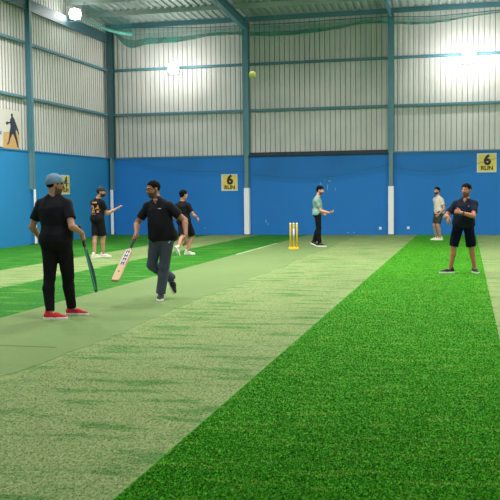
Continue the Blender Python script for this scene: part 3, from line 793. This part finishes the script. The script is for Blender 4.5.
    if hair.get('hair', True):
        def g(L):
            y = L[:, 1]; wl = np.interp(y, [-.2, -.06, -.035, .0, .022, .045, .06, .2], [-.075, -.062, -.03, .012, .0, .045, hair.get('line', .07), hair.get('line', .07)])
            side = np.where((np.abs(L[:, 0]) > .074) & (np.abs(y+.006) < .022), .034, -9)
            return np.maximum(wl, side)-L[:, 2]
        top = hair.get('vol', .014)
        def pst(P, d):
            L = loc(P); return fz(P, d)-(np.clip((L[:, 2]-.02)*.16, 0, hair.get('top', .012))).astype(np.float32)
        shell('hair', top*s, g, MH if hair.get('m') is None else hair['m'], post=pst)
    if hair.get('beard'):
        th = hair['beard']
        def g(L):
            y, w = L[:, 1], L[:, 2]
            top = np.interp(y, [-.01, .0, .03, .06, .09], [.0, -.01, -.038, -.046, -.040])
            gg = w-top; mouth = .011-np.sqrt((L[:, 0]/2)**2+(w+.057)**2)
            gg = np.maximum(gg, np.where(y > .06, mouth, -1)); return np.maximum(gg, -.004-y)
        shell('beard', th*s, g, MBrd if hair.get('bm') is None else hair['bm'])
    if hair.get('cap'):
        cm = hair['cap']
        fw = hair.get('brim', 1)
        def g(L):
            y = L[:, 1]*fw; return np.interp(y, [-.1, .1], [-.012, .045])-L[:, 2]
        def pst(P, d):
            L = loc(P); return d-(np.clip((L[:, 2]-.02)*.08, 0, .006)).astype(np.float32)
        c_ = shell('cap', .015*s, g, cm, post=pst); c_['label'] = hair['caplab']
        bp = [ell(hp(0, .125*fw, .040), np.array([hl, nrm(hf-hu*.18*fw), nrm(hu+hf*.18*fw)]), V3(.074, .078, .007)*q_, .004)]
        def pst2(P, d):
            L = loc(P); return np.maximum(d, (.088-L[:, 1]*fw)*q_)
        sdf_obj('cap_brim', bp, .0035, cm, root, pst2)
    if hair.get('glasses'):
        mb = MB()
        for e in (-1, 1):
            mb.tube([hp(.034*e+.024*math.cos(t), .104-.006*abs(math.cos(t)), .004+.019*math.sin(t)) for t in np.linspace(0, 2*math.pi, 17)], .0026, 6, False)
            mb.tube([hp(.058*e, .100, .008), hp(.078*e, .07, .008), hp(.082*e, -.005, .006)], .0026, 6)
        mb.tube([hp(-.011, .106, .006), hp(0, .110, .009), hp(.011, .106, .006)], .0024, 6)
        put(mb.build('glasses', mat('dark_spectacle_frame', (34, 20, 18), .3), None, True), root)
    # ---- shirt
    so = .012; sl = shirt.get('sleeve', .62); lo = shirt.get('hem', -.10)
    S_ = [loft(pel, neck, Lp, Lc, [(t, a+((.014+shirt.get('low', 0))*s if t < .5 else .006), b+(.016*s if t < .5 else .008), c) for t, a, b, c in prof[1:-1]]+[(1.0, .078*s, .066*s, -.010*s)], off=so, cut0=lo, cut1=1.03)]
    for n_ in 'LR':
        sh, el, wr, d_ = J['arm'+n_]
        S_ += [cone(neck+T*.002*s, shl[n_]+T*.010*s, .047*s+so*.8, .042*s+so, .05), ell(sh-T*.006, np.eye(3), V3(.054, .054, .054)*s+so, .04), ell(hip[n_]-Fp*.040*s+Z*.03*s, np.eye(3), V3(.088, .090, .10)*s+.024+shirt.get('low', 0), .04),
               cone(sh, el, .052*s+so, .056*s+so+shirt.get('sw', 0), .03, cutb=sl)]
    fs = folds(shirt.get('fold', .0028), sum(map(ord, key)) % 97, .8)
    U = hp(0, -.02, -.045); 
    def ps(P, d):
        v = P-pel.astype(np.float32); t = (v@T.astype(np.float32))/Lt; d = fs(P, d); d = np.maximum(d, (lo-t)*Lt)
        # open collar cut
        cn = neck+Fc*.062*s+T*.004*s; cn2 = neck+Fc*.088*s-T*.035*s
        if shirt.get('collar'): d = np.maximum(d, .036*s-np.linalg.norm(P-cn.astype(np.float32), axis=1)); d = np.maximum(d, .017*s-np.linalg.norm(P-cn2.astype(np.float32), axis=1))
        return d
    sho = sdf_obj('shirt', S_, h, shirt['m'], root, ps)
    if shirt.get('label'): sho['label'] = shirt['label']
    # collar / neckband
    mb = MB(); nk = []
    ring = [neck+T*.014*s+(Lc*math.cos(a)*.068+Fc*(math.sin(a)*.064-.004))*s+T*(-.020 if math.sin(a) > .3 else .004)*s*abs(math.sin(a)) for a in np.linspace(0, 2*math.pi, 29)]
    mb.tube(ring, .013*s if shirt.get('collar') else .008*s, 8, False)
    c_ = mb.build('collar', shirt.get('cm', shirt['m']), sho, True); c_.data.transform(Matrix.Translation(-Vector(root.location)))
    # ---- trousers / shorts
    po = pants.get('off', .010); loose = pants.get('loose', .012); Q = [loft(pel, neck, Lp, Lc, [r for r in prof if r[0] < .4], off=po, cut1=.12)]
    for n_ in 'LR':
        Q.append(ell(hip[n_]-Fp*.045*s, np.eye(3), V3(.085, .085, .09)*s+po, .03))
        hp_, kn, an, fd, fl, fu = J['leg'+n_]
        if pants['type'] == 'shorts':
            Q.append(cone(hp_+Z*.02*s, kn, .096*s+po, .078*s+po, .02, cutb=pants.get('len', .9)))
        else: Q += leg_prims(n_, po, loose, cuff=pants.get('cuff'))
    fp = folds(pants.get('fold', .0035), 11+len(key), .8, (1, 1, .8)); ends = []
    for n_ in 'LR':
        hp_, kn, an, fd, fl, fu = J['leg'+n_]; ends.append((kn, an))
    def pp_(P, d):
        d = fp(P, d)
        if pants['type'] != 'shorts':
            for kn, an in ends:
                t = nrm(an-kn); L = np.linalg.norm(an-kn); e = (P-kn.astype(np.float32))@t.astype(np.float32)-L*pants.get('end', .93)
                near = np.linalg.norm(P-an.astype(np.float32), axis=1) < .2; d = np.where(near, np.maximum(d, e), d)
        return d
    pn_ = sdf_obj('shorts' if pants['type'] == 'shorts' else 'trousers', Q, h, pants['m'], root, pp_)
    if pants.get('label'): pn_['label'] = pants['label']
    # ---- shoes
    for n_ in 'LR':
        hp_, kn, an, fd, fl, fu = J['leg'+n_]; base = an-fu*.082*s
        s_ = s; A = lambda x, y, z: base+(fd*x*1.07+fl*y*1.1+fu*z)*s
        up = [cone(A(-.04, 0, .045), A(.07, 0, .046), .038*s, .041*s, .03), cone(A(.07, 0, .04), A(.165, 0, .030), .043*s, .030*s, .03, flat=(fu, 1.3)),
              cone(A(-.03, 0, .06), A(-.022, 0, .098), .040*s, .040*s, .02)]
        def pq(P, d, base=base, fu=fu): return np.maximum(d, .016*s-(P-base.astype(np.float32))@fu.astype(np.float32))
        sh_ = sdf_obj('shoe', up, .005, shoes['m'], root, pq); sh_['label'] = shoes['label']
        def solef(P, base=base, fd=fd, fl=fl, fu=fu):
            v = P-base; x = v@fd; y = v@fl; z = v@fu
            u = np.clip((x+.045*s)/(.215*s), 0, 1); r = np.interp(u, [0, .3, .65, 1], [.040*s, .041*s, .051*s, .038*s])
            cx = np.clip(x, -.048*s, .172*s); d = np.sqrt((x-cx)**2+y*y)-r
            return np.maximum(d, np.abs(z-.0165*s)-.0155*s)
        o = sdf_obj('sole', [Pr(solef, base+fd*.06*s, .17*s, .004)], .004, shoes.get('sole', M_sole), sh_, loc=root.location)
        mb = MB()
        for j in range(4):
            x = .035+.02*j; zt = .085-.009*j
            mb.tube([A(x, -.024, zt-.008), A(x+.004, 0, zt+.004), A(x, .024, zt-.008)], .0032*s, 5)
        c_ = mb.build('laces', shoes.get('lace', M_sole), sh_, True); c_.data.transform(Matrix.Translation(-Vector(root.location)))
    if extra: extra(dict(root=root, shirt=sho, pants=pn_, J=J, s=s, hp=hp, pel=pel, neck=neck, T=T, Fc=Fc, Lc=Lc, Lt=Lt, HR=HR))
    J['head'] = head; J['root'] = root
    return J
M_sole = mat('white_rubber', (240, 234, 226), .6)
def project_text(o, origin, sx, sy, nd, target, off=.004):
    """lay flat lettering (x,y) onto a garment surface; origin/sx/sy/nd in world metres"""
    from mathutils.bvhtree import BVHTree
    dg = target.data; l = Vector(target.parent.location)
    bv = BVHTree.FromPolygons([v.co for v in dg.vertices], [p.vertices for p in dg.polygons])
    for v in o.data.vertices:
        p = Vector(origin)+Vector(sx)*v.co.x+Vector(sy)*v.co.y; zz = v.co.z
        hit = bv.ray_cast(p-l+Vector(nd)*.4, -Vector(nd))
        q = hit[0] if hit[0] is not None else (p-l)
        v.co = q+Vector(nd)*(off+zz)
    o.parent = target; return o

F_ = dict(black=mat('black_cotton', (19, 19, 26), .85, noise=.15, nscale=20, spec=.2), navy=mat('navy_cotton', (20, 26, 46), .85, noise=.12, nscale=20, spec=.2),
          joggers=mat('black_jersey_joggers', (18, 18, 22), .85, noise=.12, nscale=18, spec=.2), track=mat('charcoal_track_trousers', (70, 74, 100), .65, noise=.1, nscale=15, spec=.35),
          teal=mat('pale_teal_cotton', (126, 162, 154), .85, noise=.08, nscale=14, spec=.2), cream=mat('cream_cotton', (214, 200, 188), .85, noise=.05, nscale=14, spec=.2),
          greyshort=mat('dark_grey_shorts', (56, 52, 58), .85, noise=.1, nscale=16), navyshort=mat('navy_shorts', (13, 16, 36), .9, noise=.1, nscale=16, spec=.1),
          denimcap=mat('faded_blue_cap', (104, 132, 160), .85, noise=.3, nscale=34), blackcap=mat('black_cap', (26, 28, 34), .8), orange=mat('orange_print', (214, 140, 84), .7), whitep=mat('white_print', (214, 214, 220), .6))
S_red = dict(m=mat('red_canvas', (216, 30, 44), .7, noise=.08, nscale=30), label='red canvas shoe with a white sole')
S_blk = lambda lab: dict(m=mat('black_mesh_shoe', (30, 30, 36), .7, noise=.2, nscale=60), label=lab)
S_wht = lambda lab: dict(m=mat('off_white_leather', (214, 204, 192), .6, noise=.06, nscale=30), label=lab)

# ------------------------------------------------------------------ cricket bats
def bat(name, grip_top, tip, face, label, wood, edge, stick=None, L=.86, bw=.108):
    """grip_top, tip world points; face = direction the flat face looks"""
    a = np.array(grip_top, float); t = nrm(np.array(tip, float)-a); f = nrm(face-t*np.dot(face, t)); w = np.cross(t, f)
    root = empty('cricket_bat', a); tag(root, label, 'cricket bat')
    R = Matrix((Vector(w), Vector(f), Vector(-t))).transposed().to_4x4()
    def fin(o): o.data.transform(R); return o
    # blade: lofted sections down local -z
    v = []; fc = []; n = 14; secs = []
    for k in range(n+1):
        u = k/n; z = -(.29+(L-.29)*u)
        wd = bw/2*(min(1, .32+u*9) if u < .08 else 1)*(1 if u < .93 else 1-.35*((u-.93)/.07)**2)
        sp = .016+.026*math.sin(math.pi*min(1, max(0, (u*.9+.08)))**1.3)
        sp = max(sp, .018) if u < .97 else .02
        e = .010+.012*math.sin(math.pi*u)
        sec = [(-wd, .010), (-wd*.5, .013), (0, .014), (wd*.5, .013), (wd, .010), (wd, -e*.4), (wd*.62, -sp*.45), (0, -sp), (-wd*.62, -sp*.45), (-wd, -e*.4)]
        for x, y in sec: v.append((x, y, z))
    m_ = 10
    for k in range(n):
        for j in range(m_): fc.append((k*m_+j, k*m_+(j+1) % m_, (k+1)*m_+(j+1) % m_, (k+1)*m_+j))
    fc.append(tuple(range(m_-1, -1, -1))); fc.append(tuple(n*m_+j for j in range(m_)))
    bl = fin(mesh_obj('blade', v, fc, wood, root)); bl.data.materials.append(edge)
    b = MB(); b.tube([(0, 0, 0), (0, 0, -.29), (0, 0, -.36)], [.0155, .0155, .010], 14); fin(b.build('handle', edge, root, True))
    b = MB(); b.tube([(0, 0, -.0), (0, 0, -.01)]+[(0, 0, -.02-.012*k) for k in range(22)], [.014, .0185]+[.0178+.0009*(k % 2) for k in range(22)], 14); fin(b.build('rubber_grip', mat('grip_rubber', (40, 44, 52), .7), root, True))
    if stick: stick(fin, bl, L)
    return root
def YY(foot): return gnd(*foot)[1]
# --- man in the blue cap, seen from behind, holding a dark bat
f1 = (62, 318.5); Y1 = YY(f1)
b1a, b1b = at(79.3, 225, Y1+.20), at(96.6, 294, Y1+.20)
g1 = b1a+(b1b-b1a)*.17
person('capman', 'man in faded blue cap and red shoes seen from behind, holding a dark bat', 1.79, f1, 84, 84, (30, -8), (55.3, 184.9), (53.3, 197.2), (57.0, 241),
    dict(L=dict(ft=(50.5, 319.6), dir=(14,), pole=dirv(84)+V3(-1.2, 0, 0)), R=dict(ft=(72.3, 315.2), dir=(4,), pole=dirv(70)+V3(1.2, 0, 0))),
    dict(L=dict(wr=(40, 238, .26), pole=(-.45, -1, -.2), curl=.9), R=dict(wr=(81.4, 232.6, .13), pole=(.12, -1, -.05), grip=(g1, b1a-b1b, .019), pn=(1, .3, 0), thumb=(0, 0, 1))),
    (176, 126, 104), dict(line=.05, cap=F_['denimcap'], brim=1, caplab='faded blue cotton cap with a curved peak', stubble=1, stub=.5, vol=.006, top=0),
    dict(m=F_['black'], hem=-.10, sleeve=.66, fold=.003), dict(type='long', m=F_['joggers'], cuff=.042, end=.95, off=.014, loose=.003), S_red, h=.0055, fat=.026)
def sticks_dark(fin, bl, L):
    for x in (-.05, .046):
        b = MB(); b.box((math.copysign(.0515, x)-.003, -.001, -L+.03), (math.copysign(.0515, x)+.003, .009, -.33)); o = b.build('teal_stripe', mat('teal_tape', (46, 176, 160), .5), bl); fin(o)
bat('dark', b1a, b1b, dirv(-150), 'dark bat with teal edge stripes held down by the man in the blue cap', mat('black_bat_lacquer', (24, 38, 44), .4, noise=.1), mat('dark_bat_edge', (20, 96, 98), .5), sticks_dark, bw=.104)

# --- man in glasses striding towards us with a pale bat
f2 = (161, 301); Y2 = YY(f2)
def tip(a, px, L):
    best = min(np.linspace(0, -.85, 400), key=lambda d: abs(np.linalg.norm(at(px[0], px[1], a[1]+d)-a)-L)); return at(px[0], px[1], a[1]+best)
b2a = at(137.0, 234.0, Y2-.30); b2b = tip(b2a, (114.8, 281), .86)
g2 = b2a+(b2b-b2a)*.09
def ex2(c):
    T, L, F = c['T'], c['Lc'], c['Fc']; c0 = c['neck']-T*.11+L*.075
    b = MB(); b.box((-.022, -.003, 0), (.022, .003, .001)); o = b.build('chest_print', F_['whitep']); project_text(o, c0, L, T, F, c['shirt'])
    b = MB(); b.prism([(-.014, -.01), (.0, -.014), (.018, .012), (.004, .01)], 'z', 0, .001); o = b.build('hip_print', F_['whitep']); project_text(o, c['J']['legL'][0]-T*.06+L*.045, L, T, F, c['pants'])
person('batter', 'man in glasses, black polo shirt and charcoal track trousers striding forward with a pale bat', 1.73, f2, -92, -98, (-128, -8), (153.0, 189.3), (157.6, 200.6), (162.3, 236.5),
    dict(L=dict(ft=(160.8, 300.0), dir=(-76,), pole=dirv(-95)), R=dict(ft=(169.8, 281.5, .40, 1), dir=(-32, -60), pole=dirv(-115, 10)+V3(-.7, 0, 0))),
    dict(R=dict(wr=(136.6, 233.0, -.22), pole=(-.6, .5, -.3), grip=(g2, b2a-b2b, .019), pn=(-1, -.4, 0), thumb=(0, 0, 1)), L=dict(wr=(185.8, 234.5, -.17), pole=(.7, .5, -.2), hd=(.12, -.25, -1), pn=(-1, .1, 0), curl=.55)),
    (160, 108, 84), dict(line=.080, stubble=1, stub=.55, glasses=True, vol=.006, top=.006),
    dict(m=F_['black'], hem=-.17, sleeve=.66, collar=True, fold=.003, low=.013), dict(type='long', m=F_['track'], cuff=.058, end=.96, off=.012, loose=.010), S_blk('black mesh running shoe with a white sole'), h=.0055, fat=.007, extra=ex2)
def sticks(fin, bl, L):
    w_ = mat('white_bat_sticker', (226, 214, 216), .5); k_ = mat('black_bat_print', (34, 26, 44), .5); r_ = mat('pink_bat_print', (196, 110, 130), .5)
    b = MB(); b.box((-.044, .0145, -.585), (.044, .0155, -.31)); fin(b.build('sticker', w_, bl))
    b = MB(); b.box((-.047, .0140, -.585), (-.043, .0160, -.31)); b.box((.043, .0140, -.585), (.047, .0160, -.31)); fin(b.build('sticker_edging', r_, bl))
    for k, z in enumerate((-.35, -.42, -.485, -.55)):
        b = MB(); q = .024
        for (x0, z0, x1, z1) in ((-q, -q, -q*.4, q), (q*.4, -q, q, q), (-q, (-.2 if k % 2 else .3)*q, q, (.3 if k % 2 else .9)*q)): b.box((x0, .0155, z+z0), (x1, .0165, z+z1))
        if k == 3: b.box((-q*1.3, .0155, z-q*1.15), (q*1.3, .0165, z-q*.9))
        fin(b.build('printed_mark', k_, bl))
    b = MB(); b.prism([(.012*math.cos(t), -.70+.012*math.sin(t)) for t in np.linspace(0, 2*math.pi, 13)[:-1]], 'y', .0145, .016); fin(b.build('maker_mark', mat('brown_print', (120, 70, 60), .6), bl))
    b = MB(); b.box((-.05, -.008, -L-.002), (.05, .014, -L+.012)); fin(b.build('toe_guard', mat('toe_guard', (150, 96, 60), .6), bl))
bat('pale', b2a, b2b, dirv(-95), 'pale willow bat with dark printed marks held by the man in glasses', mat('willow', (226, 190, 146), .5, noise=.06, nscale=14), mat('willow_edge', (206, 170, 124), .5), sticks)

# --- player in the orange printed jersey, back turned
def ex3(c):
    T, L, F = c['T'], c['Lc'], c['Fc']
    t = text_mesh('jersey_number', '24', .24, F_['orange'], .001, .01); project_text(t, c['neck']-T*.24-L*.035, -L, T, -F, c['shirt'])
    b = MB()
    for k in range(5): b.box((-.075+.031*k, -.018, 0), (-.053+.031*k, .018, .001))
    project_text(b.build('jersey_name', F_['orange']), c['neck']-T*.075-L*.025, -L, T, -F, c['shirt'])
    b = MB(); b.box((-.07, -.006, 0), (.07, .006, .001)); project_text(b.build('waist_print', F_['orange']), c['pel']+T*.13, -L, T, -F, c['shirt'])
f3 = (99, 257.3)
person('jersey', 'player in dark cap and black jersey with orange 24, one arm held out', 1.74, f3, 58, 62, (5, 2), (101.3, 192.0), (97.6, 199.4), (98, 219.3),
    dict(L=dict(ft=(94.3, 257.8), dir=(70,), pole=dirv(60)), R=dict(ft=(103.2, 257.2), dir=(5,), pole=dirv(30))),
    dict(L=dict(wr=(100.5, 211, .36), pole=(.2, 0, -1)), R=dict(wr=(116.3, 208.8, .10), pole=(0, .3, -1), hd=(.75, .1, .55), pn=(0, .2, -1), thumb=(0, -1, .4), curl=.4)),
    (184, 132, 106), dict(line=.05, cap=F_['blackcap'], brim=1, caplab='dark cap', beard=.006, vol=.006, top=0),
    dict(m=F_['black'], hem=-.12, sleeve=.62), dict(type='shorts', m=F_['joggers'], len=.92), S_wht('off-white sports shoe'), h=.0065, fat=.004, extra=ex3)

# --- player running away behind the man with glasses
f4 = (186.5, 254.5)
person('runner', 'dark haired player in black t-shirt and shorts running away behind the man in glasses', 1.70, f4, 72, 70, (50, 0), (183.6, 195.0), (182.4, 202.2), (184.3, 221.5),
    dict(R=dict(ft=(187.3, 254.6), dir=(5,), pole=dirv(60)), L=dict(ft=(176.0, 249.5, .16), dir=(60, -62), pole=dirv(75))),
    dict(R=dict(wr=(196.6, 216.5, .22), pole=(.4, -.6, -.6), hd=(.4, .2, -.9), pn=(-.6, .2, -.2)), L=dict(wr=(177, 219, .1), pole=(-1, -.2, -.2))),
    (180, 122, 98), dict(line=.075, vol=.013, top=.012), dict(m=F_['black'], hem=-.12, sleeve=.6), dict(type='shorts', m=F_['joggers'], len=.9), S_wht('cream sports shoe'), h=.0065)

# --- player in pale teal by the stumps
f5 = (317.5, 246.6)
person('teal', 'player in a pale teal t-shirt and black trousers standing side-on just right of the stumps', 1.72, f5, 8, 2, (-6, -6), (320.2, 190.4), (317.3, 197.6), (317.8, 213.6),
    dict(L=dict(ft=(313.0, 244.6, .045), dir=(-6, -22), pole=dirv(8)), R=dict(ft=(319.6, 246.6), dir=(-8,), pole=dirv(8))),
    dict(R=dict(wr=(329.3, 212.8, -.12), pole=(-.4, 0, -1), hd=(1, 0, .12), pn=(0, .3, 1), thumb=(0, -.3, 1), curl=1.0), L=dict(wr=(322, 213, .25), pole=(-.6, 0, -1), curl=.9)),
    (204, 148, 128), dict(line=.062, vol=.013, top=.012, stubble=1, stub=.5), dict(m=F_['teal'], hem=-.09, sleeve=.60, fold=.0045, label='pale teal t-shirt'), dict(type='long', m=F_['joggers'], cuff=.052, end=.96, off=.010, loose=.006), S_blk('black shoe with a pale sole'), h=.007, fat=-.004)

# --- player in the cream shirt at the back wall
f6 = (438.5, 240.2)
person('cream', 'bearded player in a cream t-shirt and dark shorts standing near the back wall', 1.66, f6, -150, -140, (-135, 0), (436.9, 190.9), (438.3, 197.3), (438.6, 212.2),
    dict(L=dict(ft=(440.6, 240.2), dir=(-160,), pole=dirv(-150)), R=dict(ft=(436.6, 240.0), dir=(-160,), pole=dirv(-150))),
    dict(L=dict(wr=(439.4, 213.6, -.32), pole=(1, .4, -.2), curl=.5), R=dict(wr=(436, 214, .15), pole=(.4, 1, -.3))),
    (184, 134, 112), dict(line=.075, beard=.004, vol=.009, top=.008), dict(m=F_['cream'], hem=-.14, sleeve=.58, label='cream t-shirt'), dict(type='shorts', m=F_['greyshort'], len=.82, label='dark grey shorts'), S_wht('white sports shoe'), h=.007)

# --- player in navy on the right
f7 = (462.5, 273.5)
def ex7(c):
    sh, el, wr, d = c['J']['armL']; b = MB()
    p = wr-d*.03
    b.tube([p-d*.011, p+d*.011], .0335, 20); o = b.build('watch_strap', mat('watch_strap', (24, 26, 30), .5), None, True); put(o, c['root'])
    b = MB(); n = nrm(V3(.1, -1, .2)-d*np.dot(V3(.1, -1, .2), d)); b.tube([p+n*.030, p+n*.040], .018, 16); k = b.build('watch_face', mat('watch_face', (70, 74, 80), .2, .6), o); k.data.transform(Matrix.Translation(-Vector(c['root'].location)))
    T, L, F = c['T'], c['Lc'], c['Fc']
    b = MB(); b.prism([(.016*math.cos(t), .018*math.sin(t)) for t in np.linspace(0, 2*math.pi, 9)[:-1]], 'z', 0, .001); project_text(b.build('chest_badge', mat('grey_blue_badge', (62, 76, 112), .6)), c['neck']-T*.12+L*.085, L, T, F, c['shirt'])
person('navy', 'stocky player in navy polo shirt and shorts standing at the right with forearms raised', 1.70, f7, -92, -97, (-118, 0), (466.2, 190.2), (465.2, 199.8), (463.3, 224.5),
    dict(R=dict(ft=(450.3, 273.2), dir=(-168,), pole=dirv(-110)+V3(-.2, 0, 0)), L=dict(ft=(474.6, 272.8), dir=(-74,), pole=dirv(-85)+V3(.2, 0, 0))),
    dict(R=dict(wr=(448.3, 216.3, -.30), pole=(-.6, .6, -.6), hd=(-.12, -.3, -1), pn=(.8, .5, 0), thumb=(0, -1, 0), curl=.5), L=dict(wr=(461.3, 212.8, -.34), pole=(.9, 0, -.8), hd=(-1, -.1, .35), pn=(-.2, 1, -.3), thumb=(0, 0, 1), curl=1.25)),
    (176, 112, 86), dict(line=.074, vol=.009, top=.010, stubble=1, stub=.6), dict(m=F_['navy'], hem=-.22, low=.004, sleeve=.64, collar=True, label='navy polo shirt'), dict(type='shorts', m=F_['navyshort'], len=.95), S_blk('dark running shoe with a pale sole'), h=.006, fat=.022, extra=ex7)
